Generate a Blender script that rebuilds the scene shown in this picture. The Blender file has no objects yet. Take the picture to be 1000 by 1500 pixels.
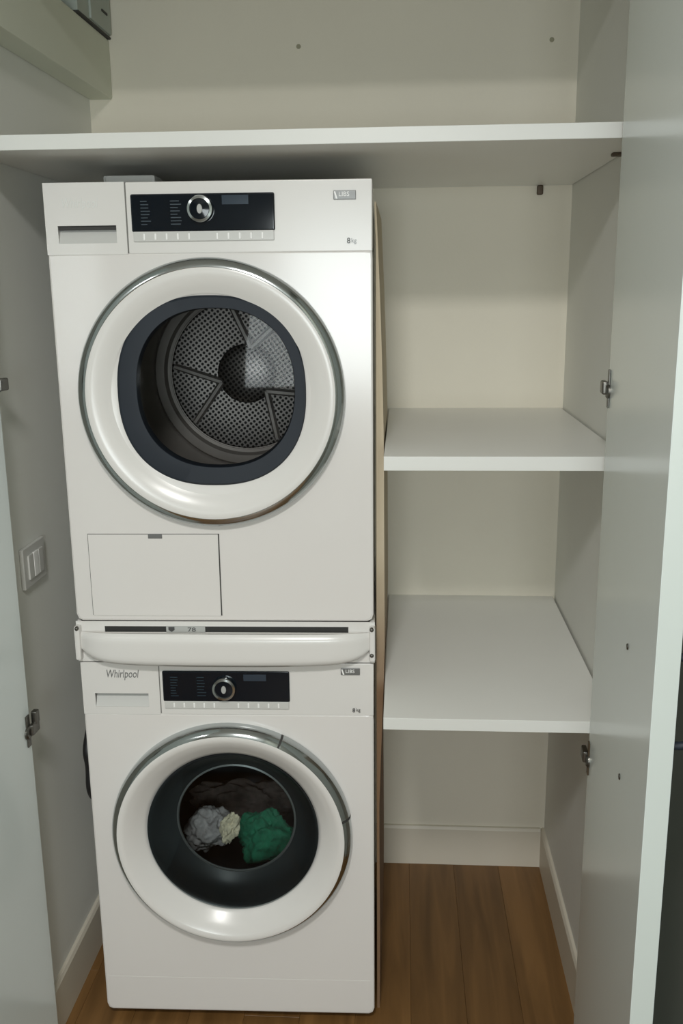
import bpy, bmesh, math, random
from mathutils import Vector, Matrix, noise
random.seed(7)
S = bpy.context.scene
C = S.collection

# ------------------------------------------------------------------ camera
F_PX = 1374.08
CAM = Vector((0.6498, -1.7453, 1.5774))
PITCH, YAW, ROLL = 0.2320, 0.0657, -0.0105
fw = Vector((-math.sin(YAW)*math.cos(PITCH), math.cos(YAW)*math.cos(PITCH), -math.sin(PITCH)))
rt = Vector((math.cos(YAW), math.sin(YAW), 0))
up = rt.cross(fw)
rt2 = rt*math.cos(ROLL) + up*math.sin(ROLL)
up2 = -rt*math.sin(ROLL) + up*math.cos(ROLL)
cd = bpy.data.cameras.new('camera')
cam = bpy.data.objects.new('camera', cd)
C.objects.link(cam)
m3 = Matrix((rt2, up2, -fw)).transposed()
cam.matrix_world = Matrix.Translation(CAM) @ m3.to_4x4()
cd.sensor_fit = 'HORIZONTAL'
cd.sensor_width = 36.0
cd.lens = F_PX/1000*36.0
cd.clip_start = 0.01
S.camera = cam

# ------------------------------------------------------------------ world, daylight, exposure
w = bpy.data.worlds.new('world')
S.world = w
w.use_nodes = True
w.node_tree.nodes['Background'].inputs[0].default_value = (0.72, 0.86, 1.0, 1)
w.node_tree.nodes['Background'].inputs[1].default_value = 1.0
# room behind the camera
RX0, RX1, RY0, RY1, RZ = -2.3, 1.135, -3.7, -0.14, 2.55
WX0, WX1, WZ0, WZ1 = 0.12, 1.08, 1.00, 1.99        # window opening in the rear wall
ld = bpy.data.lights.new('window_daylight', 'AREA')
ld.shape = 'RECTANGLE'
ld.size, ld.size_y = WX1-WX0-0.1, WZ1-WZ0-0.1
ld.energy = 32
ld.color = (0.93, 1.0, 1.0)
lo = bpy.data.objects.new('window_daylight', ld)
lo.location = ((WX0+WX1)/2, RY0+0.02, (WZ0+WZ1)/2)
lo.rotation_euler = (math.radians(90), 0, 0)
C.objects.link(lo)
S.view_settings.view_transform = 'Standard'
S.view_settings.look = 'None'
S.view_settings.gamma = 1.0
S.view_settings.use_curve_mapping = False
S.view_settings.exposure = 0.08

# ------------------------------------------------------------------ materials
def lin(c):
    c = c/255.0
    return c/12.92 if c <= 0.04045 else ((c+0.055)/1.055)**2.4
def rgb(r, g, b): return (lin(r), lin(g), lin(b), 1.0)
M = {}
def mat(name, col, rough=0.5, metal=0.0, var=0.03, scale=12.0, bump=0.0, bscale=150.0, coat=0.0, spec=0.5):
    m = bpy.data.materials.new(name); m.use_nodes = True
    nt = m.node_tree; N = nt.nodes; L = nt.links
    b = N['Principled BSDF']
    b.inputs['Roughness'].default_value = rough
    b.inputs['Metallic'].default_value = metal
    b.inputs['Specular IOR Level'].default_value = spec
    b.inputs['Coat Weight'].default_value = coat
    b.inputs['Coat Roughness'].default_value = 0.05
    tc = N.new('ShaderNodeTexCoord')
    nz = N.new('ShaderNodeTexNoise'); nz.inputs['Scale'].default_value = scale; nz.inputs['Detail'].default_value = 3
    L.new(tc.outputs['Object'], nz.inputs['Vector'])
    rp = N.new('ShaderNodeValToRGB')
    rp.color_ramp.elements[0].position = 0.3; rp.color_ramp.elements[1].position = 0.7
    lo_ = tuple(max(0, x*(1-var)) for x in col[:3])+(1,)
    hi_ = tuple(min(1, x*(1+var)) for x in col[:3])+(1,)
    rp.color_ramp.elements[0].color = lo_; rp.color_ramp.elements[1].color = hi_
    L.new(nz.outputs['Fac'], rp.inputs['Fac']); L.new(rp.outputs['Color'], b.inputs['Base Color'])
    if bump > 0:
        n2 = N.new('ShaderNodeTexNoise'); n2.inputs['Scale'].default_value = bscale; n2.inputs['Detail'].default_value = 2
        L.new(tc.outputs['Object'], n2.inputs['Vector'])
        bp = N.new('ShaderNodeBump'); bp.inputs['Strength'].default_value = bump; bp.inputs['Distance'].default_value = 0.002
        L.new(n2.outputs['Fac'], bp.inputs['Height']); L.new(bp.outputs['Normal'], b.inputs['Normal'])
    M[name] = m
    return m
mat('wall_paint', rgb(234, 228, 212), 0.85, var=0.015, scale=4, bump=0.15)
mat('side_paint', rgb(234, 235, 229), 0.7, var=0.012, scale=4, bump=0.12)
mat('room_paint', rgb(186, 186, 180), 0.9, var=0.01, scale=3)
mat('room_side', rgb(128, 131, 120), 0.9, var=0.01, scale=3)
mat('room_white', rgb(230, 230, 226), 0.9, var=0.01, scale=3)
mat('baseboard_paint', rgb(216, 209, 193), 0.45, var=0.01)
mat('lacquer', rgb(222, 231, 229), 0.2, var=0.008, scale=3, spec=0.5)
mat('door_edge', rgb(203, 212, 207), 0.3, var=0.008, scale=3)
mat('melamine', rgb(236, 236, 231), 0.38, var=0.012, scale=5)
mat('shelf_edge', rgb(222, 223, 218), 0.35, var=0.008, scale=5)
mat('enamel', rgb(226, 223, 219), 0.17, var=0.006, scale=4)
mat('white_plastic', rgb(225, 223, 219), 0.24, var=0.006, scale=6)
mat('grey_plastic', rgb(176, 177, 174), 0.35, var=0.02)
mat('light_grey_plastic', rgb(204, 204, 200), 0.3, var=0.02)
mat('seam', rgb(120, 119, 115), 0.7)
mat('dark_seam', rgb(58, 57, 55), 0.7)
mat('chrome', (0.48, 0.51, 0.515, 1), 0.12, 1.0, var=0.01)
mat('black_glass', rgb(12, 20, 28), 0.09, var=0.1, scale=8, spec=0.35)
mat('display', rgb(48, 60, 72), 0.15)
mat('panel_print', rgb(34, 52, 62), 0.4)
mat('dark_plastic', rgb(36, 42, 50), 0.5, var=0.08, spec=0.3)
mat('gasket_and_shadow', rgb(48, 52, 54), 0.35, var=0.08)
mat('logo_grey', rgb(120, 121, 120), 0.35, 0.3)
mat('logo_pale', rgb(222, 223, 219), 0.35, 0.0)
mat('print_white', rgb(246, 246, 244), 0.4)
mat('print_dark', rgb(70, 70, 70), 0.5)
mat('hinge_steel', (0.16, 0.155, 0.14, 1), 0.38, 1.0, var=0.1)
mat('hinge_brown', rgb(84, 70, 54), 0.5, 0.3, var=0.1)
mat('slot_black', rgb(40, 40, 38), 0.6)
mat('drum_inner', (0.36, 0.335, 0.305, 1), 0.45, 0.35, var=0.06, scale=20)
mat('washer_drum', (0.10, 0.10, 0.11, 1), 0.35, 0.9, var=0.1)
mat('duct_paint', rgb(220, 223, 207), 0.8, var=0.02, scale=5, bump=0.1)
mat('old_filler', rgb(164, 160, 138), 0.9)
mat('box_grey', rgb(176, 184, 176), 0.55, var=0.03)
mat('hose_black', rgb(22, 22, 24), 0.5)
mat('frame_white', rgb(235, 235, 232), 0.4)
def cloth(name, col, s=60):
    mat(name, col, 0.9, var=0.25, scale=s, bump=0.6, bscale=400)
cloth('cloth_brown', rgb(96, 80, 74)); cloth('cloth_grey', rgb(176, 168, 166))
cloth('cloth_cream', rgb(226, 212, 184)); cloth('cloth_green', rgb(36, 122, 88))

def wood(name, c1, c2, rough, grain=(3, 60, 60)):
    m = bpy.data.materials.new(name); m.use_nodes = True
    nt = m.node_tree; N = nt.nodes; L = nt.links; b = N['Principled BSDF']
    b.inputs['Roughness'].default_value = rough
    tc = N.new('ShaderNodeTexCoord'); mp = N.new('ShaderNodeMapping')
    oi = N.new('ShaderNodeObjectInfo'); ad = N.new('ShaderNodeVectorMath'); ad.operation = 'ADD'
    sc = N.new('ShaderNodeVectorMath'); sc.operation = 'SCALE'; sc.inputs['Scale'].default_value = 37.0
    cmb = N.new('ShaderNodeCombineXYZ')
    for i in range(3): L.new(oi.outputs['Random'], cmb.inputs[i])
    L.new(cmb.outputs[0], sc.inputs[0])
    L.new(tc.outputs['Object'], ad.inputs[0]); L.new(sc.outputs[0], ad.inputs[1])
    L.new(ad.outputs[0], mp.inputs['Vector']); mp.inputs['Scale'].default_value = grain
    nz = N.new('ShaderNodeTexNoise'); nz.inputs['Scale'].default_value = 1.0; nz.inputs['Detail'].default_value = 6; nz.inputs['Distortion'].default_value = 0.6
    L.new(mp.outputs['Vector'], nz.inputs['Vector'])
    rp = N.new('ShaderNodeValToRGB')
    rp.color_ramp.elements[0].position = 0.32; rp.color_ramp.elements[1].position = 0.68
    rp.color_ramp.elements[0].color = c1; rp.color_ramp.elements[1].color = c2
    L.new(nz.outputs['Fac'], rp.inputs['Fac'])
    hsv = N.new('ShaderNodeHueSaturation')
    mr = N.new('ShaderNodeMapRange'); mr.inputs['To Min'].default_value = 0.82; mr.inputs['To Max'].default_value = 1.15
    L.new(oi.outputs['Random'], mr.inputs['Value']); L.new(mr.outputs[0], hsv.inputs['Value'])
    L.new(rp.outputs['Color'], hsv.inputs['Color']); L.new(hsv.outputs['Color'], b.inputs['Base Color'])
    M[name] = m
wood('oak_floor', rgb(104, 74, 39), rgb(134, 98, 56), 0.42, (28, 2.2, 28))
wood('raw_board', rgb(196, 180, 152), rgb(214, 200, 174), 0.8, (40, 40, 2.0))
def stain_and_shade_lower_part():
    # brown stain plus painted-in shade on the lower half of the raw board
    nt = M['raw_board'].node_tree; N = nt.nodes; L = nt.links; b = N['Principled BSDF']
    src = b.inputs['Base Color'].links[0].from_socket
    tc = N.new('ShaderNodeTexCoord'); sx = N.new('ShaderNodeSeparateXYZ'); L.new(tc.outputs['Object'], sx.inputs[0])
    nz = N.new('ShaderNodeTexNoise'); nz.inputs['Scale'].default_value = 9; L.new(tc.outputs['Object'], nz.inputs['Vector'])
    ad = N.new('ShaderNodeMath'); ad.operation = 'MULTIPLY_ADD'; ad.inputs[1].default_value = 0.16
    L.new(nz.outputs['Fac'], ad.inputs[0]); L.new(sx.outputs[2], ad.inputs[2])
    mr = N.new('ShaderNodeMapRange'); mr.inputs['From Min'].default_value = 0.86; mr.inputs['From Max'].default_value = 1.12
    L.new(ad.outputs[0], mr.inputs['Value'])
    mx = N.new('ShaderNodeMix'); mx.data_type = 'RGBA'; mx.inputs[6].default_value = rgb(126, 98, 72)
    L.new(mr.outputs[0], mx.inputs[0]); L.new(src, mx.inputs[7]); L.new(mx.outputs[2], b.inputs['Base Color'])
stain_and_shade_lower_part()

def window_glass(name, tint, fac):
    m = bpy.data.materials.new(name); m.use_nodes = True
    nt = m.node_tree; N = nt.nodes; L = nt.links
    for n in list(N): N.remove(n)
    out = N.new('ShaderNodeOutputMaterial'); mx = N.new('ShaderNodeMixShader')
    tr = N.new('ShaderNodeBsdfTransparent'); tr.inputs[0].default_value = tint
    gl = N.new('ShaderNodeBsdfGlossy'); gl.inputs['Roughness'].default_value = 0.03; gl.inputs[0].default_value = (1, 1, 1, 1)
    fr = N.new('ShaderNodeFresnel'); fr.inputs['IOR'].default_value = fac
    L.new(fr.outputs[0], mx.inputs[0]); L.new(tr.outputs[0], mx.inputs[1]); L.new(gl.outputs[0], mx.inputs[2])
    L.new(mx.outputs[0], out.inputs[0])
    M[name] = m
window_glass('pane_glass', (0.98, 0.99, 1.0, 1), 1.3)
window_glass('dryer_glass', (0.68, 0.69, 0.70, 1), 1.2)
window_glass('washer_glass', (0.68, 0.74, 0.75, 1), 1.28)

def perforated(name):
    m = bpy.data.materials.new(name); m.use_nodes = True
    nt = m.node_tree; N = nt.nodes; L = nt.links; b = N['Principled BSDF']
    b.inputs['Metallic'].default_value = 0.9; b.inputs['Roughness'].default_value = 0.35
    tc = N.new('ShaderNodeTexCoord'); mp = N.new('ShaderNodeMapping')
    mp.inputs['Rotation'].default_value = (0, math.radians(35), 0)
    mp.inputs['Scale'].default_value = (105, 105, 105)
    L.new(tc.outputs['Object'], mp.inputs['Vector'])
    vo = N.new('ShaderNodeTexVoronoi'); vo.inputs['Scale'].default_value = 1.0; vo.inputs['Randomness'].default_value = 0.0
    vo.voronoi_dimensions = '2D'
    sx = N.new('ShaderNodeSeparateXYZ'); cx = N.new('ShaderNodeCombineXYZ')
    L.new(mp.outputs[0], sx.inputs[0]); L.new(sx.outputs[0], cx.inputs[0]); L.new(sx.outputs[2], cx.inputs[1])
    L.new(cx.outputs[0], vo.inputs['Vector'])
    rp = N.new('ShaderNodeValToRGB')
    rp.color_ramp.elements[0].position = 0.30; rp.color_ramp.elements[1].position = 0.40
    rp.color_ramp.elements[0].color = (0.006, 0.006, 0.006, 1); rp.color_ramp.elements[1].color = (0.21, 0.195, 0.18, 1)
    L.new(vo.outputs['Distance'], rp.inputs['Fac']); L.new(rp.outputs['Color'], b.inputs['Base Color'])
    M[name] = m
perforated('drum_perforated')

# ------------------------------------------------------------------ mesh helpers
def obj(name, bm, material, parent=None, smooth=None):
    me = bpy.data.meshes.new(name)
    bmesh.ops.recalc_face_normals(bm, faces=bm.faces[:])
    bm.to_mesh(me); bm.free()
    if smooth is not None:
        for p in me.polygons: p.use_smooth = True
        me.set_sharp_from_angle(angle=math.radians(smooth))
    me.materials.append(M[material])
    o = bpy.data.objects.new(name, me); C.objects.link(o)
    if smooth is not None:
        wn = o.modifiers.new('weighted_normals', 'WEIGHTED_NORMAL'); wn.keep_sharp = True
    if parent: o.parent = parent
    return o
def empty(name, loc=(0, 0, 0), rz=0, parent=None):
    o = bpy.data.objects.new(name, None); C.objects.link(o)
    o.location = loc; o.rotation_euler = (0, 0, rz); o.empty_display_size = 0.1
    if parent: o.parent = parent
    return o
def tag(o, label=None, cat=None, group=None, kind=None):
    if label: o['label'] = label
    if cat: o['category'] = cat
    if group: o['group'] = group
    if kind: o['kind'] = kind
    return o
def box(bm, x0, x1, y0, y1, z0, z1, bev=0.0, seg=2):
    r = bmesh.ops.create_cube(bm, size=1)
    for v in r['verts']:
        v.co = Vector(((x0+x1)/2+v.co.x*(x1-x0), (y0+y1)/2+v.co.y*(y1-y0), (z0+z1)/2+v.co.z*(z1-z0)))
    if bev > 0:
        ed = list({e for v in r['verts'] for e in v.link_edges})
        bmesh.ops.bevel(bm, geom=ed, offset=bev, segments=seg, profile=0.5, affect='EDGES')
    return bm
def mkbox(name, mt, x0, x1, y0, y1, z0, z1, bev=0.0, parent=None, seg=2):
    bm = bmesh.new(); box(bm, x0, x1, y0, y1, z0, z1, bev, seg)
    return obj(name, bm, mt, parent, 35 if bev > 0 else None)
def loft(name, loops, mt, parent=None, cap0=False, cap1=False, close=False, smooth=40):
    """loops: lists of points with equal length; joined by quads"""
    bm = bmesh.new(); vs = [[bm.verts.new(p) for p in lp] for lp in loops]
    n = len(loops[0]); K = len(vs)
    for i in range(K if close else K-1):
        a, b = vs[i], vs[(i+1) % K]
        for j in range(n):
            bm.faces.new((a[j], a[(j+1) % n], b[(j+1) % n], b[j]))
    if cap0: bm.faces.new(vs[0])
    if cap1: bm.faces.new(vs[-1])
    return obj(name, bm, mt, parent, smooth)
def sgn(v): return (v > 0)-(v < 0)
def ring(cx, cz, r, y, n=96, e=2.0, rz=None, rot=0.0):
    """closed loop in the xz plane at depth y; e > 2 gives a squarer circle"""
    out = []
    rz = rz or r
    for k in range(n):
        t = 2*math.pi*k/n
        c, s = math.cos(t), math.sin(t)
        x = r*sgn(c)*abs(c)**(2/e); z = rz*sgn(s)*abs(s)**(2/e)
        out.append((cx+x*math.cos(rot)-z*math.sin(rot), y, cz+x*math.sin(rot)+z*math.cos(rot)))
    return out
def lathe(name, cx, cz, prof, mt, parent=None, n=96, e=2.0, close=False, cap0=False, cap1=False, rot=0.0, smooth=40):
    """prof: (radius, y) pairs, axis along y through (cx, cz)"""
    return loft(name, [ring(cx, cz, r, y, n, e, rot=rot) for r, y in prof], mt, parent, cap0, cap1, close, smooth)
def rrect(cx, cz, hw, hh, rads, y, ang):
    out = []
    for t in ang:
        c, s = math.cos(t), math.sin(t)
        k = min(hw/abs(c) if abs(c) > 1e-9 else 1e9, hh/abs(s) if abs(s) > 1e-9 else 1e9)
        x, z = c*k, s*k
        rad = rads[0] if z > 0 else rads[1]
        ix, iz = hw-rad, hh-rad
        if abs(x) > ix and abs(z) > iz and rad > 0:      # round the corner
            px, pz = ix*sgn(x), iz*sgn(z)
            dx, dz = x-px, z-pz; d = math.hypot(dx, dz)
            x, z = px+dx/d*rad, pz+dz/d*rad
        out.append((cx+x, y, cz+z))
    return out
def angles(hw, hh, n=96):
    a0 = math.atan2(hh, hw)
    base = [2*math.pi*k/n for k in range(n)]
    for c in (a0, math.pi-a0, math.pi+a0, 2*math.pi-a0):
        for d in (-0.02, 0, 0.02): base.append(c+d)
    return sorted(base)
def shell_with_hole(name, x0, x1, z0, z1, y0, y1, hc, hr, mt, parent, rad=(0.003, 0.013), ed=0.004):
    cx, cz, hw, hh = (x0+x1)/2, (z0+z1)/2, (x1-x0)/2, (z1-z0)/2
    dx, dz = hc[0]-cx, hc[1]-cz
    A = angles(hw, hh)
    hole0 = [(hc[0]+hr*math.cos(t), y0, hc[1]+hr*math.sin(t)) for t in A]
    hole1 = [(hc[0]+hr*math.cos(t), y0+0.03, hc[1]+hr*math.sin(t)) for t in A]
    loops = [hole1, hole0, rrect(cx, cz, hw-ed, hh-ed, rad, y0, A), rrect(cx, cz, hw-ed*0.3, hh-ed*0.3, rad, y0+ed*0.3, A),
             rrect(cx, cz, hw, hh, rad, y0+ed, A), rrect(cx, cz, hw, hh, rad, y1, A)]
    o = loft(name, loops, mt, parent, cap1=True, smooth=30)
    for p in o.data.polygons:
        if abs(p.normal.y) > 0.999: p.use_smooth = False
    return o
def frame_plate(name, x0, x1, z0, z1, hx0, hx1, hz0, hz1, y0, y1, mt, parent):
    """flat plate with a rectangular opening"""
    bm = bmesh.new()
    xs = [x0, hx0, hx1, x1]; zs = [z0, hz0, hz1, z1]
    for i in range(3):
        for j in range(3):
            if i == 1 and j == 1: continue
            box(bm, xs[i], xs[i+1], y0, y1, zs[j], zs[j+1])
    bmesh.ops.remove_doubles(bm, verts=bm.verts[:], dist=1e-5)
    # drop internal faces
    seen = {}
    for f in bm.faces: seen.setdefault(tuple(sorted(v.index for v in f.verts)), []).append(f)
    bm.verts.index_update()
    seen = {}
    for f in bm.faces: seen.setdefault(tuple(sorted(v.index for v in f.verts)), []).append(f)
    bmesh.ops.delete(bm, geom=[f for fs in seen.values() if len(fs) > 1 for f in fs], context='FACES')
    return obj(name, bm, mt, parent)
def tube(name, pts, r, mt, parent=None, n=10):
    bm = bmesh.new(); rings = []
    P = [Vector(p) for p in pts]
    for i, p in enumerate(P):
        d = (P[min(i+1, len(P)-1)]-P[max(i-1, 0)]).normalized()
        a = d.orthogonal().normalized() if i == 0 else (rings_a - d*rings_a.dot(d)).normalized()
        rings_a = a
        b = d.cross(a)
        rr = r[i] if isinstance(r, (list, tuple)) else r
        rings.append([bm.verts.new(p+a*rr*math.cos(2*math.pi*k/n)+b*rr*math.sin(2*math.pi*k/n)) for k in range(n)])
    for i in range(len(P)-1):
        for k in range(n):
            bm.faces.new((rings[i][k], rings[i][(k+1) % n], rings[i+1][(k+1) % n], rings[i+1][k]))
    bm.faces.new(rings[0]); bm.faces.new(rings[-1])
    return obj(name, bm, mt, parent, 50)
def smooth_path(pts, n=8):
    P = [Vector(p) for p in pts]; P = [P[0]*2-P[1]]+P+[P[-1]*2-P[-2]]
    out = []
    for i in range(1, len(P)-2):
        for k in range(n):
            t = k/n; a, b, c, d = P[i-1], P[i], P[i+1], P[i+2]
            out.append(0.5*((2*b)+(c-a)*t+(2*a-5*b+4*c-d)*t*t+(3*b-a-3*c+d)*t**3))
    out.append(P[-2]); return out
def text(name, s, x, z, y, width, mt, parent, shear=0.0, depth=0.0006, height=None):
    cu = bpy.data.curves.new(name, 'FONT'); cu.body = s; cu.size = 1.0; cu.shear = shear; cu.resolution_u = 3
    t = bpy.data.objects.new(name, cu); C.objects.link(t)
    dg = bpy.context.evaluated_depsgraph_get()
    me = bpy.data.meshes.new_from_object(t.evaluated_get(dg))
    bpy.data.objects.remove(t); bpy.data.curves.remove(cu)
    xs = [v.co.x for v in me.vertices]; ys = [v.co.y for v in me.vertices]
    k = width/(max(xs)-min(xs)); kz = k if height is None else height/(max(ys)-min(ys)); x0, y0 = min(xs), min(ys)
    bm = bmesh.new(); bm.from_mesh(me); bpy.data.meshes.remove(me)
    for v in bm.verts: v.co = Vector((x+(v.co.x-x0)*k, y, z+(v.co.y-y0)*kz))
    r = bmesh.ops.extrude_face_region(bm, geom=bm.faces[:])
    for v in [g for g in r['geom'] if isinstance(g, bmesh.types.BMVert)]: v.co.y -= depth
    return obj(name, bm, mt, parent)

# ------------------------------------------------------------------ the setting
XL, XR, YB = -0.0995, 1.0497, 0.6233
FR = -0.125                         # front plane of the closet
CT = 2.40                           # closet ceiling
def struct(o): o['kind'] = 'structure'; return o
floor = struct(mkbox('floor', 'seam', RX0-0.1, RX1+0.1, RY0-0.1, YB+0.1, -0.06, -0.008))
# floor boards run into the closet
PW, PLEN = 0.124, 1.26
pm = {}
nx = int((RX1-RX0)/PW)+2
for i in range(nx):
    x0 = RX0+i*PW; off = random.uniform(0, PLEN)
    y = RY0-off
    while y < YB:
        a, b = max(y, RY0), min(y+PLEN, YB)
        xa, xb = x0, min(x0+PW, RX1)
        lo_x = XL if b > FR and a >= FR else RX0
        if b-a > 0.02 and xb-xa > 0.01:
            key = (round(b-a, 3), round(xb-xa, 3))
            if key not in pm:
                bm = bmesh.new(); box(bm, 0.0002, xb-xa-0.0002, 0.0002, b-a-0.0002, -0.012, 0.0, 0.0004, 1)
                me = bpy.data.meshes.new('plank'); bm.to_mesh(me); bm.free(); me.materials.append(M['oak_floor']); pm[key] = me
            o = bpy.data.objects.new('plank', pm[key]); C.objects.link(o); o.parent = floor; o.location = (xa, a, 0)
        y += PLEN
wb = struct(mkbox('wall_back', 'wall_paint', XL-0.12, XR+0.2, YB, YB+0.1, 0, CT))
for q, (x, z) in enumerate(((0.405, 2.132), (0.9886, 2.132))):
    lathe('filled_screw_hole', x, z, [(0.0002, YB-0.0012), (0.005, YB-0.001), (0.0065, YB+0.002)], 'old_filler', wb, 14)
struct(mkbox('wall_left', 'side_paint', XL-0.12, XL, FR, YB, 0, CT))
struct(mkbox('wall_right', 'side_paint', XR, XR+0.2, FR, YB, 0, CT))
struct(mkbox('ceiling_closet', 'wall_paint', XL-0.12, XR+0.2, FR, YB+0.1, CT, CT+0.08))
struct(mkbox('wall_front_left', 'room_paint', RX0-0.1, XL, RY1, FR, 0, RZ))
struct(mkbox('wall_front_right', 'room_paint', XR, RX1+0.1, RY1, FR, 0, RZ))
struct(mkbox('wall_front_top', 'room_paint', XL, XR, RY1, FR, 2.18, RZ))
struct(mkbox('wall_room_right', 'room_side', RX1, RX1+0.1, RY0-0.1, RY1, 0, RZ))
struct(mkbox('wall_room_left', 'room_paint', RX0-0.1, RX0, RY0-0.1, RY1, 0, RZ))
struct(mkbox('ceiling', 'room_white', RX0-0.1, RX1+0.1, RY0-0.1, RY1+0.015, RZ, RZ+0.08))
wr = struct(frame_plate('wall_rear', RX0-0.1, RX1+0.1, 0, RZ, WX0, WX1, WZ0, WZ1, RY0-0.12, RY0, 'room_paint', None))
win = struct(empty('window_1', ((WX0+WX1)/2, RY0-0.09, WZ0)))
hw = (WX1-WX0)/2; hh = WZ1-WZ0
frame_plate('window_frame', -hw, hw, 0, hh, -hw+0.05, hw-0.05, 0.05, hh-0.05, -0.02, 0.03, 'frame_white', win)
mkbox('mullion', 'frame_white', -0.03, 0.03, -0.02, 0.03, 0.05, hh-0.05, 0.003, win)
for s in (-1, 1):
    a, b = sorted((s*0.03, s*(hw-0.05)))
    mkbox('pane', 'pane_glass', a, b, 0.002, 0.006, 0.05, hh-0.05, 0, win)
# baseboards: a tall flat board with an eased top
def baseboard(name, p0, p1, nrm, h=0.117, t=0.011):
    p0, p1, nrm = Vector(p0), Vector(p1), Vector(nrm)
    prof = [(0, 0), (t, 0), (t, h-0.008), (t-0.004, h-0.001), (t-0.006, h), (0, h)]
    bm = bmesh.new()
    A = [bm.verts.new(p0+nrm*a+Vector((0, 0, b))) for a, b in prof]
    B = [bm.verts.new(p1+nrm*a+Vector((0, 0, b))) for a, b in prof]
    n = len(prof)
    for k in range(n): bm.faces.new((A[k], A[(k+1) % n], B[(k+1) % n], B[k]))
    bm.faces.new(A); bm.faces.new(B)
    return struct(obj(name, bm, 'baseboard_paint'))
baseboard('baseboard_back', (XL+0.011, YB, 0), (XR-0.011, YB, 0), (0, -1, 0))
baseboard('baseboard_left', (XL, FR+0.02, 0), (XL, YB, 0), (1, 0, 0))
baseboard('baseboard_right', (XR, FR+0.02, 0), (XR, YB, 0), (-1, 0, 0))

# ------------------------------------------------------------------ doors
def door(name, hinge, free, side, z0=0.012, z1=2.17, t=0.030):
    """leaf whose inner face runs hinge -> free; side = direction of the outer face"""
    h, f = Vector((hinge[0], hinge[1], 0)), Vector((free[0], free[1], 0))
    L = (f-h).length
    d = (f-h).normalized()
    root = struct(empty(name, (h.x, h.y, 0), math.atan2(d.y, d.x)))
    nsign = 1 if Vector((-d.y, d.x, 0)).dot(Vector((side, 0, 0))) > 0 else -1
    a, b = sorted((0.0, nsign*t))
    lf = mkbox('door_leaf', 'lacquer', 0, L, a, b, z0, z1, 0.0015, root)
    a2, b2 = sorted((nsign*0.001, nsign*(t-0.001)))
    mkbox('edge_band', 'door_edge', L-0.0008, L+0.0006, a2, b2, z0+0.001, z1-0.001, 0, lf)
    return root, L, nsign
D1, L1, n1 = door('door_1', (1.0000, -0.118), (0.957, -0.66), 1)
D2, L2, n2 = door('door_2', (-0.0640, -0.118), (-0.085, -0.67), -1)
def screw_cap(parent, x, z, n):
    o = lathe('screw_cap', 0, 0, [(0.0005, -n*0.0022), (0.004, -n*0.0018), (0.0048, 0)], 'hinge_steel', parent, 14)
    o.location = (x, 0, z)
# two cap screws on the inner face, bow handle on the outer face
screw_cap(D1, 0.348, 1.079, n1); screw_cap(D1, 0.350, 0.876, n1)
hd = tube('handle', smooth_path([(L1-0.035, n1*0.02, 1.13), (L1-0.035, n1*0.052, 1.127), (L1-0.035, n1*0.060, 1.11), (L1-0.035, n1*0.060, 1.04), (L1-0.035, n1*0.052, 1.012), (L1-0.035, n1*0.02, 1.01)]), 0.0055, 'dark_plastic', D1)
def hinge(name, parent, z, n, brown=False):
    """cup hinge: plate on the leaf, arm and mounting block reaching to the side wall"""
    mt = 'hinge_brown' if brown else 'hinge_steel'
    r = mkbox(name, mt, 0.006, 0.020, min(0, -n*0.003), max(0, -n*0.003), z-0.032, z+0.032, 0.001, parent)
    a, b = sorted((-n*0.002, -n*0.012))
    mkbox('arm', 'hinge_steel', -0.018, 0.014, a, b, z-0.010, z+0.012, 0.003, r)
    lathe('cup', 0, 0, [(0.0005, -n*0.006), (0.010, -n*0.006), (0.013, -n*0.003), (0.013, 0)], 'hinge_steel', r, 20).location = (0.014, 0, z-0.004)
    return r
hinge('hinge', D1, 1.411, n1); hinge('hinge', D1, 0.728, n1, True)
for z in (1.420, 0.760):
    h = hinge('hinge', D2, z, n2)
    if z < 1: mkbox('mounting_block', 'hinge_steel', -0.016, 0.0, min(-n2*0.002, -n2*0.014), max(-n2*0.002, -n2*0.014), z+0.008, z+0.034, 0.003, h)

# ------------------------------------------------------------------ shelves
def shelf(x0, x1, y0, y1, ztop, t, label):
    o = mkbox('shelf', 'melamine', x0, x1, y0+0.0008, y1, ztop-t, ztop, 0.0006)
    mkbox('edge_band', 'shelf_edge', x0, x1, y0, y0+0.001, ztop-t+0.0004, ztop-0.0004, 0.0003, o)
    return tag(o, label, 'shelf', 'white closet shelves')
TS = shelf(XL+0.0005, XR-0.002, -0.092, YB, 1.8395, 0.025, 'long white top shelf running across above the dryer')
S1 = shelf(0.6175, XR-0.0045, -0.0853, YB, 1.2868, 0.026, 'short white shelf beside the dryer, at its door height')
S2 = shelf(0.6175, XR-0.0055, -0.1146, YB, 0.793, 0.0235, 'deep short white shelf level with the washer controls')
mkbox('shelf_pin', 'hinge_brown', 0.966, 0.980, YB-0.016, YB, 1.793, 1.8145, 0.003, TS)
mkbox('shelf_pin', 'hinge_brown', 1.026, XR-0.002, 0.075, 0.092, 1.8085, 1.8145, 0.002, TS)

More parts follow.
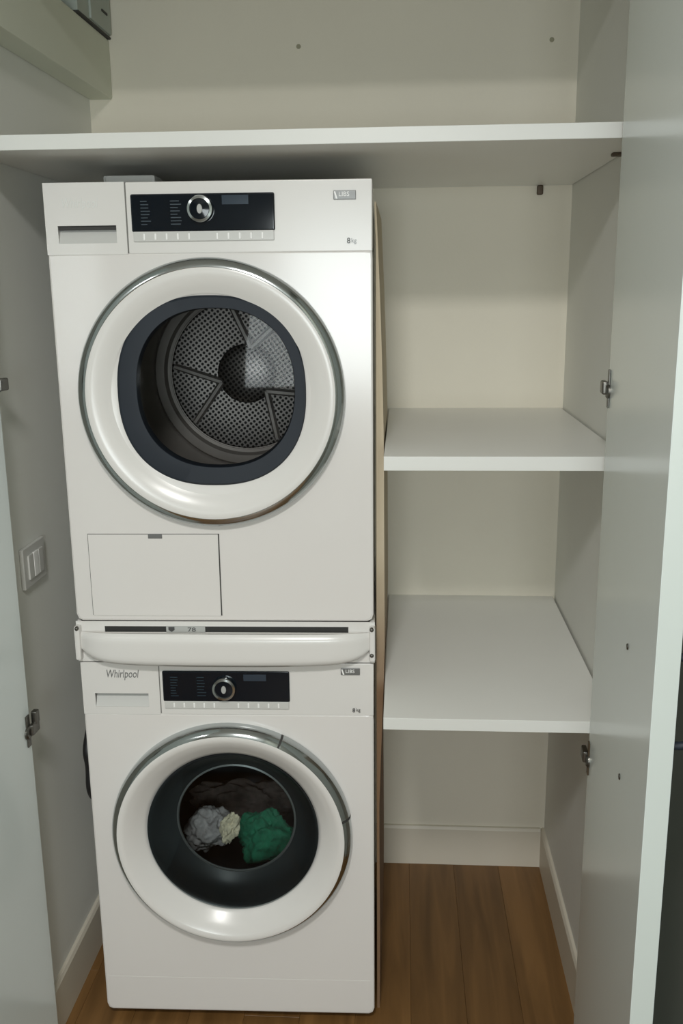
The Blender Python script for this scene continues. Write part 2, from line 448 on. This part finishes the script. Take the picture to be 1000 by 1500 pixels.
# ------------------------------------------------------------------ duct box and junction box, upper left
duct = tag(mkbox('duct_boxing', 'duct_paint', XL, -0.0432, FR, YB, 2.0265, 2.157, 0.004),
           'painted boxed-in duct running along the upper left wall', 'duct')
jb = tag(empty('junction_box', (XL, 0, 2.157)), 'pale grey wall box on top of the boxed-in duct', 'box')
mkbox('case', 'box_grey', 0, 0.060, 0.395, YB-0.003, 0.004, 0.2, 0.004, jb)
mkbox('cover', 'box_grey', 0.058, 0.0655, 0.470, YB-0.006, 0.008, 0.19, 0.003, jb)
mkbox('gasket_and_shadow', 'dark_seam', 0.0, 0.062, 0.392, YB-0.004, 0.0, 0.004, 0.0, jb)  # dark strip painted in as the shadow line below the box
mkbox('catch', 'dark_seam', 0.064, 0.068, 0.545, 0.585, 0.042, 0.047, 0.001, jb)

# ------------------------------------------------------------------ light switch on the left wall
sw = tag(empty('light_switch', (XL, 0.039, 1.046)), 'white rectangular switch plate on the left closet wall', 'switch')
mkbox('plate', 'light_grey_plastic', 0, 0.009, -0.056, 0.056, -0.042, 0.042, 0.003, sw)
for k, y in enumerate((-0.026, 0.0, 0.026)):
    mkbox('rocker', 'print_white' if k == 1 else 'light_grey_plastic', 0.008, 0.0125, y-0.0115, y+0.0115, -0.025, 0.025, 0.0015, sw)

# ------------------------------------------------------------------ appliances
MR = 0.0243
W = 0.596
def control_panel(root, x0, x1, z0, z1, prints, zb):
    g = mkbox('control_panel', 'black_glass', x0, x1, -0.0055, 0.0, z0, z1, 0.003, root)
    # printed programme lists: faint short bars
    bm = bmesh.new()
    for (cx, cw, n) in prints:
        for i in range(n):
            zz = z1-0.012-i*(z1-z0-0.02)/n
            ww = cw*random.uniform(0.55, 1.0)
            box(bm, cx, cx+ww, -0.0060, -0.0054, zz-0.0016, zz)
    obj('programme_print', bm, 'panel_print', g)['kind'] = 'stuff'
    # touch key row under the glass
    mkbox('key_strip', 'light_grey_plastic', x0+0.002, x1-0.002, -0.0045, 0.0, zb, z0+0.001, 0.0015, root)
    bm = bmesh.new()
    kx = []
    for s0 in (x0+0.022, x1-0.105):
        for i in range(5): kx.append(s0+i*0.0205)
    for x in kx: mkbox('key', 'print_white', x-0.0016, x+0.0016, -0.0058, -0.004, zb+0.003, z0-0.003, 0.0006, root)
    bm.free()
    return g
def knob(root, cx, cz, r):
    k = lathe('dial_knob', cx, cz, [(r, -0.004), (r, -0.013), (r-0.0015, -0.0155), (r*0.76, -0.0165), (r*0.70, -0.014)], 'chrome', root, 48)
    lathe('dial_cap', cx, cz, [(r*0.72, -0.0142), (r*0.3, -0.0152), (0.0004, -0.0154)], 'black_glass', k, 48)
    loft('dial_mark', [ring(cx, cz, 0.0052, -0.0150, 20, rz=0.0085), ring(cx, cz, 0.0046, -0.0164, 20, rz=0.0078)], 'grey_plastic', k, cap1=True)
def badge(root, x0, x1, z0, z1):
    b = mkbox('badge', 'logo_grey', x0, x1, -0.0042, -0.002, z0, z1, 0.001, root)
    bm = bmesh.new()      # slanted stroke at the left of the badge
    h = z1-z0
    vs = [bm.verts.new((x0+a, -0.0048, z0+c)) for a, c in ((0.001, h*0.85), (0.0035, h*0.9), (0.0075, 0.0015), (0.0045, 0.001))]
    bm.faces.new(vs); obj('badge_stroke', bm, 'print_white', b)
    text('badge_lettering', 'LIBS', x0+0.010, z0+h*0.34, -0.0042, (x1-x0)*0.46, 'print_white', b)
def recess(root, x0, x1, z0, z1, mt):
    """finger pull: pocket that is deep at the top and runs out at the bottom"""
    bm = bmesh.new()
    d = 0.013
    P = lambda x, y, z: bm.verts.new((x, y, z))
    a, b = P(x0, -0.0008, z1), P(x1, -0.0008, z1)
    c, e = P(x0, d, z1), P(x1, d, z1)
    f, g = P(x0, d, z1-0.007), P(x1, d, z1-0.007)
    h, i = P(x0, 0.0012, z0), P(x1, 0.0012, z0)
    for q in ((a, b, e, c), (c, e, g, f), (f, g, i, h)): bm.faces.new(q)
    bm.faces.new((a, c, f, h)); bm.faces.new((b, i, g, e))
    return obj('finger_pull', bm, mt, root)
def feet(root):
    for x in (0.05, W-0.05):
        for y in (0.05, 0.50):
            o = lathe('foot', 0, 0, [(0.0005, 0), (0.02, 0), (0.022, 0.004), (0.016, 0.010), (0.016, 0.03)], 'dark_plastic', root, 18)
            o.rotation_euler = (math.radians(90), 0, 0); o.location = (x, y, 0)

# ---- washing machine
wm = tag(empty('washing_machine', (0, 0, 0), MR), 'white front-loading washing machine with laundry inside, standing on the floor', 'washing machine')
WC = (0.297, 0.465)
shell_with_hole('body', 0.0, W, 0.022, 0.7375, 0.0, 0.56, WC, 0.236, 'enamel', wm)
mkbox('top_housing', 'enamel', 0.0, W, 0.022, 0.56, 0.7375, 0.849, 0.004, wm)
feet(wm)
kp = mkbox('kick_plate', 'enamel', 0.010, W-0.010, -0.0005, 0.004, 0.031, 0.108, 0.0003, wm)
dr = frame_plate('detergent_drawer', 0.001, 0.1597, 0.7355, 0.8488, 0.0265, 0.1365, 0.752, 0.7815, -0.001, 0.022, 'white_plastic', wm)
recess(dr, 0.0265, 0.1365, 0.752, 0.7815, 'light_grey_plastic')
text('maker_lettering', 'Whirlpool', 0.0535, 0.8105, -0.001, 0.066, 'logo_grey', dr, 0.22, height=0.0225)
mkbox('fascia', 'white_plastic', 0.1612, W-0.0005, -0.001, 0.022, 0.7355, 0.8488, 0.002, wm)
mkbox('drawer_seam', 'seam', 0.1594, 0.1614, 0.0005, 0.02, 0.7385, 0.847, 0.0, wm)
g = control_panel(wm, 0.1675, 0.4258, 0.766, 0.832, ((0.184, 0.018, 8), (0.238, 0.020, 7)), 0.750)
mkbox('display', 'display', 0.333, 0.379, -0.0062, -0.005, 0.812, 0.826, 0.0004, g)
knob(wm, 0.2935, 0.7965, 0.0245)
badge(wm, 0.5295, 0.568, 0.8252, 0.8398)
text('capacity_print', '8', 0.5524, 0.7445, -0.003, 0.0055, 'print_dark', wm)
text('capacity_unit_print', 'kg', 0.5600, 0.7440, -0.003, 0.0085, 'logo_grey', wm)
# door: chrome ring, dished white bezel, dark porthole funnel and glass bowl
dw = lathe('door', WC[0], WC[1], [(0.2375, -0.0335), (0.232, -0.035), (0.222, -0.032), (0.205, -0.018), (0.190, -0.004), (0.182, 0.004), (0.180, 0.012)], 'white_plastic', wm, 120)
lathe('chrome_ring', WC[0], WC[1], [(0.2530, 0.0), (0.2530, -0.012), (0.2520, -0.0170), (0.2490, -0.0225), (0.2445, -0.0275), (0.2395, -0.0310), (0.2360, -0.0325), (0.2340, -0.0315)], 'chrome', dw, 120)
# opening grip: a slightly proud arc of the ring at the upper right
def arc_part(name, prof, a0, a1, mt, parent, n=28):
    bm = bmesh.new(); rows = []
    for k in range(n+1):
        t = a0+(a1-a0)*k/n
        rows.append([bm.verts.new((WC[0]+r*math.cos(t), y, WC[1]+r*math.sin(t))) for r, y in prof])
    m = len(prof)
    for k in range(n):
        for j in range(m): bm.faces.new((rows[k][j], rows[k][(j+1) % m], rows[k+1][(j+1) % m], rows[k+1][j]))
    bm.faces.new(rows[0]); bm.faces.new(rows[-1])
    return obj(name, bm, mt, parent, 40)
arc_part('door_grip', [(0.2515, -0.002), (0.2545, -0.003), (0.2545, -0.0125), (0.2534, -0.0178), (0.2502, -0.0238), (0.2455, -0.0288), (0.2402, -0.0322), (0.238, -0.0335), (0.238, -0.028)], math.radians(12), math.radians(63), 'chrome', dw)
for a in (11.2, 63.8):
    arc_part('grip_gap', [(0.250, -0.002), (0.2542, -0.003), (0.2542, -0.0125), (0.2531, -0.0176), (0.2499, -0.0235), (0.2452, -0.0285), (0.2400, -0.0319), (0.238, -0.0330), (0.238, -0.028)], math.radians(a-0.5), math.radians(a+0.5), 'dark_seam', dw, 3)
lathe('porthole_funnel', WC[0], WC[1], [(0.1815, 0.002), (0.178, 0.004), (0.172, 0.010), (0.160, 0.030), (0.146, 0.046), (0.130, 0.056), (0.1265, 0.060)], 'gasket_and_shadow', dw, 96)
lathe('glass_rim', WC[0], WC[1], [(0.1300, 0.055), (0.1265, 0.0535), (0.1250, 0.056)], 'logo_grey', dw, 96)
lathe('glass', WC[0], WC[1], [(0.181, -0.002), (0.15, -0.009), (0.11, -0.014), (0.06, -0.017), (0.0005, -0.018)], 'washer_glass', dw, 96)
lathe('drum', WC[0], WC[1], [(0.128, 0.062), (0.150, 0.075), (0.250, 0.095), (0.262, 0.12), (0.262, 0.42), (0.23, 0.45), (0.0005, 0.44)], 'washer_drum', wm, 64)

# ---- stacking kit
kit = tag(empty('stacking_kit', (0, 0, 0), MR), 'white stacking frame with pull-out ledge between dryer and washer', 'stacking kit')
frame_plate('front_rail', -0.002, W+0.002, 0.851, 0.9365, 0.056, 0.5455, 0.9135, 0.9262, 0.0, 0.002, 'white_plastic', kit)
mkbox('slot_back', 'slot_black', 0.05, 0.55, 0.002, 0.006, 0.9115, 0.928, 0, kit)
for s in (0, 1):
    x = -0.002 if s == 0 else W-0.008
    mkbox('side_rail', 'white_plastic', x, x+0.010, 0.008, 0.555, 0.8495, 0.9365, 0.002, kit)
    mkbox('side_tab', 'white_plastic', x-0.001, x+0.011, -0.016, 0.012, 0.858, 0.930, 0.004, kit)
    for zz in ((0.926,), (0.926, 0.872))[s]:
        sx = 0.004 if s == 0 else W-0.004
        lathe('screw', sx, zz, [(0.0005, -0.0195), (0.003, -0.019), (0.0042, -0.0165), (0.0042, -0.012)], 'hinge_steel', kit, 14)
# ledge front: bowed outwards, lower edge arched
bm = bmesh.new(); NU, NV = 48, 10; rows = []
lx0, lx1 = 0.0085, 0.5875
for i in range(NU+1):
    u = -1+2*i/NU; x = (lx0+lx1)/2+(lx1-lx0)/2*u
    cu = abs(u)**12
    zt = 0.9195-0.004*cu; zb = 0.8515+0.008*abs(u)**3+0.016*cu
    yf = -0.036+0.022*abs(u)**10+0.004*u*u
    row = []
    for j in range(NV+1):
        v = -1+2*j/NV
        row.append(bm.verts.new((x, yf+0.008*abs(v)**6, (zt+zb)/2+(zt-zb)/2*v)))
    row += [bm.verts.new((x, 0.0008, zt-0.008)), bm.verts.new((x, 0.0008, zb))]
    rows.append(row)
n = NV+3
for i in range(NU):
    for j in range(n): bm.faces.new((rows[i][j], rows[i][(j+1) % n], rows[i+1][(j+1) % n], rows[i+1][j]))
bm.faces.new(rows[0]); bm.faces.new(rows[-1])
obj('pull_out_ledge', bm, 'white_plastic', kit, 50)
lb = mkbox('label', 'grey_plastic', 0.1805, 0.2590, -0.0006, 0.003, 0.9130, 0.9270, 0.0, kit)
bm = bmesh.new()
vs = [bm.verts.new((0.185+a, -0.0010, 0.9148+c)) for a, c in ((0, 0.0105), (0.0125, 0.0105), (0.0125, 0.004), (0.00625, 0), (0, 0.004))]
bm.faces.new(vs); obj('label_shield', bm, 'print_dark', lb)
text('label_print', '78', 0.224, 0.9155, -0.0006, 0.016, 'print_dark', lb, height=0.0085)
# ---- dryer
dy = tag(empty('tumble_dryer', (0, 0, 0.9375), MR), 'white tumble dryer with empty steel drum, stacked above the washing machine', 'tumble dryer')
ZD = 0.9375
def dz(o): o.location.z -= ZD; return o
DC = (0.2925, 1.387)
dz(shell_with_hole('body', 0.0, W, ZD, 1.6480, 0.0, 0.57, DC, 0.232, 'enamel', dy))
dz(mkbox('top_housing', 'enamel', 0.0, W, 0.022, 0.57, 1.648, 1.7715, 0.006, dy))
tank = dz(frame_plate('water_tank', 0.0005, 0.1490, 1.6455, 1.7712, 0.0230, 0.1305, 1.6655, 1.6965, -0.001, 0.022, 'white_plastic', dy))
recess(tank, 0.0230, 0.1305, 1.6655, 1.6965, 'light_grey_plastic')
mkbox('pull_slot', 'dark_seam', 0.0235, 0.1300, 0.003, 0.0125, 1.6895, 1.6960, 0.0, tank)
text('maker_lettering', 'Whirlpool', 0.034, 1.722, -0.001, 0.066, 'logo_pale', tank, 0.22, height=0.0225)
dz(mkbox('fascia', 'white_plastic', 0.1506, W-0.0005, -0.001, 0.022, 1.6455, 1.7712, 0.003, dy))
dz(mkbox('tank_seam', 'seam', 0.1488, 0.1508, 0.0005, 0.02, 1.649, 1.769, 0.0, dy))
before = set(dy.children)
g = control_panel(dy, 0.1598, 0.4200, 1.684, 1.7495, ((0.178, 0.018, 8), (0.232, 0.022, 8)), 1.667)
mkbox('display', 'display', 0.3256, 0.3735, -0.0062, -0.005, 1.7295, 1.7455, 0.0004, g)
knob(dy, 0.2865, 1.7220, 0.0240)
badge(dy, 0.5257, 0.5660, 1.7355, 1.7512)
text('capacity_print', '8', 0.5494, 1.6600, -0.003, 0.0060, 'print_dark', dy)
text('capacity_unit_print', 'kg', 0.5575, 1.6590, -0.003, 0.0090, 'logo_grey', dy)
mkbox('flap_seam', 'seam', 0.0348, 0.2945, -0.0010, 0.002, 0.9500, 1.1178, 0.0, dy)
mkbox('flap_side_seam', 'dark_seam', 0.2925, 0.2948, -0.0014, 0.002, 0.9500, 1.1178, 0.0, dy)
fl = mkbox('filter_flap', 'enamel', 0.0358, 0.2927, -0.0018, 0.002, 0.9490, 1.1166, 0.0008, dy)
mkbox('flap_latch', 'logo_grey', 0.155, 0.183, -0.0026, -0.001, 1.1085, 1.1172, 0.0008, fl)
dd = lathe('door', DC[0], DC[1], [(0.2350, -0.0255), (0.229, -0.0275), (0.219, -0.0265), (0.205, -0.0215), (0.196, -0.016), (0.188, -0.012)], 'white_plastic', dy, 120)
lathe('chrome_ring', DC[0], DC[1], [(0.2515, 0.0), (0.2515, -0.013), (0.2505, -0.0160), (0.2475, -0.0205), (0.2430, -0.0240), (0.2380, -0.0260), (0.2345, -0.0265), (0.2325, -0.0250)], 'chrome', dd, 120)
GC = (0.2935, 1.394)
# squarish glass surround: white collar between round bezel and dark frame
loft('bezel_inner', [ring(DC[0], DC[1], 0.190, -0.0125, 120), ring(GC[0], GC[1], 0.181, -0.0105, 120, 2.3), ring(GC[0], GC[1], 0.176, -0.0085, 120, 2.35)], 'white_plastic', dd)
loft('glass_frame', [ring(GC[0], GC[1], 0.1775, -0.0100, 120, 2.35), ring(GC[0]+0.002, GC[1], 0.1735, -0.0135, 120, 2.35), ring(GC[0]+0.008, GC[1]+0.006, 0.149, -0.012, 120, 2.3), ring(GC[0]+0.009, GC[1]+0.007, 0.1465, -0.006, 120, 2.3), ring(GC[0]+0.009, GC[1]+0.007, 0.1465, 0.004, 120, 2.25), ring(GC[0]+0.006, GC[1]+0.004, 0.17, 0.010, 120, 2.2)], 'dark_plastic', dd)
loft('glass', [ring(GC[0]+0.008, GC[1]+0.006, 0.148, -0.0115, 96, 2.3), ring(GC[0]+0.008, GC[1]+0.006, 0.10, -0.0150, 96, 2.2), ring(GC[0]+0.008, GC[1]+0.006, 0.05, -0.0168, 96), ring(GC[0]+0.008, GC[1]+0.006, 0.0005, -0.0172, 96)], 'dryer_glass', dd)
drum = lathe('drum', DC[0], DC[1], [(0.205, 0.040), (0.215, 0.045), (0.255, 0.060), (0.262, 0.075), (0.262, 0.22), (0.256, 0.226), (0.256, 0.236), (0.262, 0.242), (0.262, 0.410), (0.250, 0.440), (0.222, 0.456), (0.218, 0.464), (0.213, 0.456), (0.194, 0.458), (0.188, 0.470), (0.178, 0.472)], 'drum_inner', dy, 96)
lathe('drum_back', DC[0], DC[1], [(0.181, 0.471), (0.176, 0.476), (0.07, 0.482), (0.066, 0.474), (0.05, 0.468), (0.0005, 0.466)], 'drum_perforated', drum, 72)
for a in (35, 155, 275):
    bm = bmesh.new(); t = math.radians(a)
    rows = []
    for (hw2, hgt, yy) in ((0.010, 0.006, 0.085), (0.030, 0.045, 0.125), (0.028, 0.045, 0.30), (0.010, 0.006, 0.345)):
        row = []
        for q, (aa, bb) in enumerate(((-1, 0), (-0.55, 0.75), (0, 1), (0.55, 0.75), (1, 0))):
            r = 0.263-bb*hgt; s = aa*hw2
            row.append(bm.verts.new((DC[0]+r*math.cos(t)-s*math.sin(t), yy, DC[1]+r*math.sin(t)+s*math.cos(t))))
        rows.append(row)
    for i in range(3):
        for j in range(4): bm.faces.new((rows[i][j], rows[i][j+1], rows[i+1][j+1], rows[i+1][j]))
    bm.faces.new(rows[0]); bm.faces.new(rows[-1])
    obj('drum_paddle', bm, 'drum_inner', drum, 40)
for a in (78, 198, 318):          # raised V-shaped arms pressed into the drum back
    t = math.radians(a); bm = bmesh.new()
    for sd in (-1, 1):
        p0 = Vector((DC[0]+0.062*math.cos(t), 0.478, DC[1]+0.062*math.sin(t)))
        t2 = t+sd*0.42
        p1 = Vector((DC[0]+0.172*math.cos(t2), 0.478, DC[1]+0.172*math.sin(t2)))
        d = (p1-p0).normalized(); nn = Vector((-d.z, 0, d.x))*0.008; fwd = Vector((0, -0.012, 0))
        A = [bm.verts.new(q) for q in (p0-nn, p0-nn*0.4+fwd, p0+nn*0.4+fwd, p0+nn)]
        B = [bm.verts.new(q) for q in (p1-nn, p1-nn*0.4+fwd, p1+nn*0.4+fwd, p1+nn)]
        for k in range(3): bm.faces.new((A[k], A[k+1], B[k+1], B[k]))
        bm.faces.new(A); bm.faces.new(B)
        obj('drum_arm', bm, 'drum_inner', drum); bm = bmesh.new()
    bm.free()
for o in set(dy.children)-before: dz(o)

# ------------------------------------------------------------------ laundry in the washer drum
def garment(name, cx, cy, cz, sx, sy, sz, mt, label, seed, rot=0):
    bm = bmesh.new(); bmesh.ops.create_icosphere(bm, subdivisions=5, radius=1)
    off = Vector((seed*3.7, seed*1.3, seed*7.1))
    for v in bm.verts:
        d = v.co.normalized()
        f = 1+0.45*noise.noise(d*1.6+off)+0.22*(1-2*abs(noise.noise(d*3.3+off*2)))+0.06*(1-2*abs(noise.noise(d*8+off)))
        v.co = Vector((d.x*sx*f, d.y*sy*f, d.z*sz*f))
    bmesh.ops.rotate(bm, verts=bm.verts[:], cent=(0, 0, 0), matrix=Matrix.Rotation(rot, 3, 'Y'))
    o = obj(name, bm, mt, None, 80)
    c, s = math.cos(MR), math.sin(MR)
    o.location = (cx*c-cy*s, cx*s+cy*c, cz)
    return tag(o, label, 'laundry', 'laundry in the washer drum')
garment('garment', 0.270, 0.345, 0.330, 0.105, 0.032, 0.052, 'cloth_brown', 'dark brown garment at the back of the washer drum', 1)
garment('garment', 0.200, 0.230, 0.330, 0.046, 0.040, 0.040, 'cloth_grey', 'pale grey garment lying inside the washer drum', 2, -0.3)
garment('garment', 0.268, 0.135, 0.392, 0.017, 0.014, 0.032, 'cloth_cream', 'small cream cloth between grey and green laundry in the washer', 3, 0.3)
garment('garment', 0.338, 0.225, 0.312, 0.055, 0.042, 0.052, 'cloth_green', 'bright green garment lying inside the washer drum', 4, 0.2)

# ------------------------------------------------------------------ small things
# raw board on edge in the slot between the machines and the shelves
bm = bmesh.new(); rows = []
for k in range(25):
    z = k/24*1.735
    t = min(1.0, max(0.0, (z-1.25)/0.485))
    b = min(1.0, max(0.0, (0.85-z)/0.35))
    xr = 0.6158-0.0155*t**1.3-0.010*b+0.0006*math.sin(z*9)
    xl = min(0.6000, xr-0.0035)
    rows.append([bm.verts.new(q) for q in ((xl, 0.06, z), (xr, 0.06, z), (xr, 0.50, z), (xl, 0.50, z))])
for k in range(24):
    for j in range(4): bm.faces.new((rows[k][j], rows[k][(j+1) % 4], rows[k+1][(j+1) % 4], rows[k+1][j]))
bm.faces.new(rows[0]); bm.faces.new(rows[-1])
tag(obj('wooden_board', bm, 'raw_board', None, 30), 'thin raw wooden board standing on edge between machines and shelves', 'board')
# low white block on top of the dryer
ub = tag(empty('adapter_block', (0.125, 0.15, 1.7715), MR), 'small flat white plastic block lying on top of the dryer', 'block')
mkbox('case', 'light_grey_plastic', -0.046, 0.052, -0.035, 0.035, 0, 0.025, 0.006, ub)
mkbox('lid', 'light_grey_plastic', -0.052, -0.01, -0.025, 0.025, 0.004, 0.026, 0.005, ub)
# drain hose at the left flank of the washer
tag(tube('drain_hose', smooth_path([(-0.032, 0.50, 0.30), (-0.028, 0.25, 0.40), (-0.0200, 0.075, 0.505), (-0.0185, 0.060, 0.580), (-0.0200, 0.075, 0.650), (-0.030, 0.30, 0.76), (-0.040, 0.52, 0.80)], 10), 0.010, 'hose_black'),
    'black hose looped beside the washing machine on its wall side', 'hose')

# ceiling lamp of the room behind the camera
cl = tag(empty('ceiling_lamp', (0.50, -1.95, RZ)), 'round white flush lamp on the ceiling of the room facing the closet', 'lamp')
def vlathe(name, prof, mt, parent, n=48):
    bm = bmesh.new(); rows = [[bm.verts.new((r*math.cos(2*math.pi*k/n), r*math.sin(2*math.pi*k/n), z)) for k in range(n)] for r, z in prof]
    for i in range(len(prof)-1):
        for k in range(n): bm.faces.new((rows[i][k], rows[i][(k+1) % n], rows[i+1][(k+1) % n], rows[i+1][k]))
    return obj(name, bm, mt, parent, 40)
vlathe('base', [(0.0005, 0), (0.21, 0), (0.215, -0.01), (0.21, -0.03), (0.195, -0.035)], 'frame_white', cl)
vlathe('diffuser', [(0.195, -0.030), (0.18, -0.036), (0.1, -0.042), (0.0005, -0.044)], 'print_white', cl)
pl = bpy.data.lights.new('lamp_light', 'AREA'); pl.shape = 'DISK'; pl.size = 0.36; pl.energy = 33; pl.color = (1.0, 0.985, 0.955)
po = bpy.data.objects.new('lamp_light', pl); po.location = (0, 0, -0.05); po.parent = cl; C.objects.link(po)
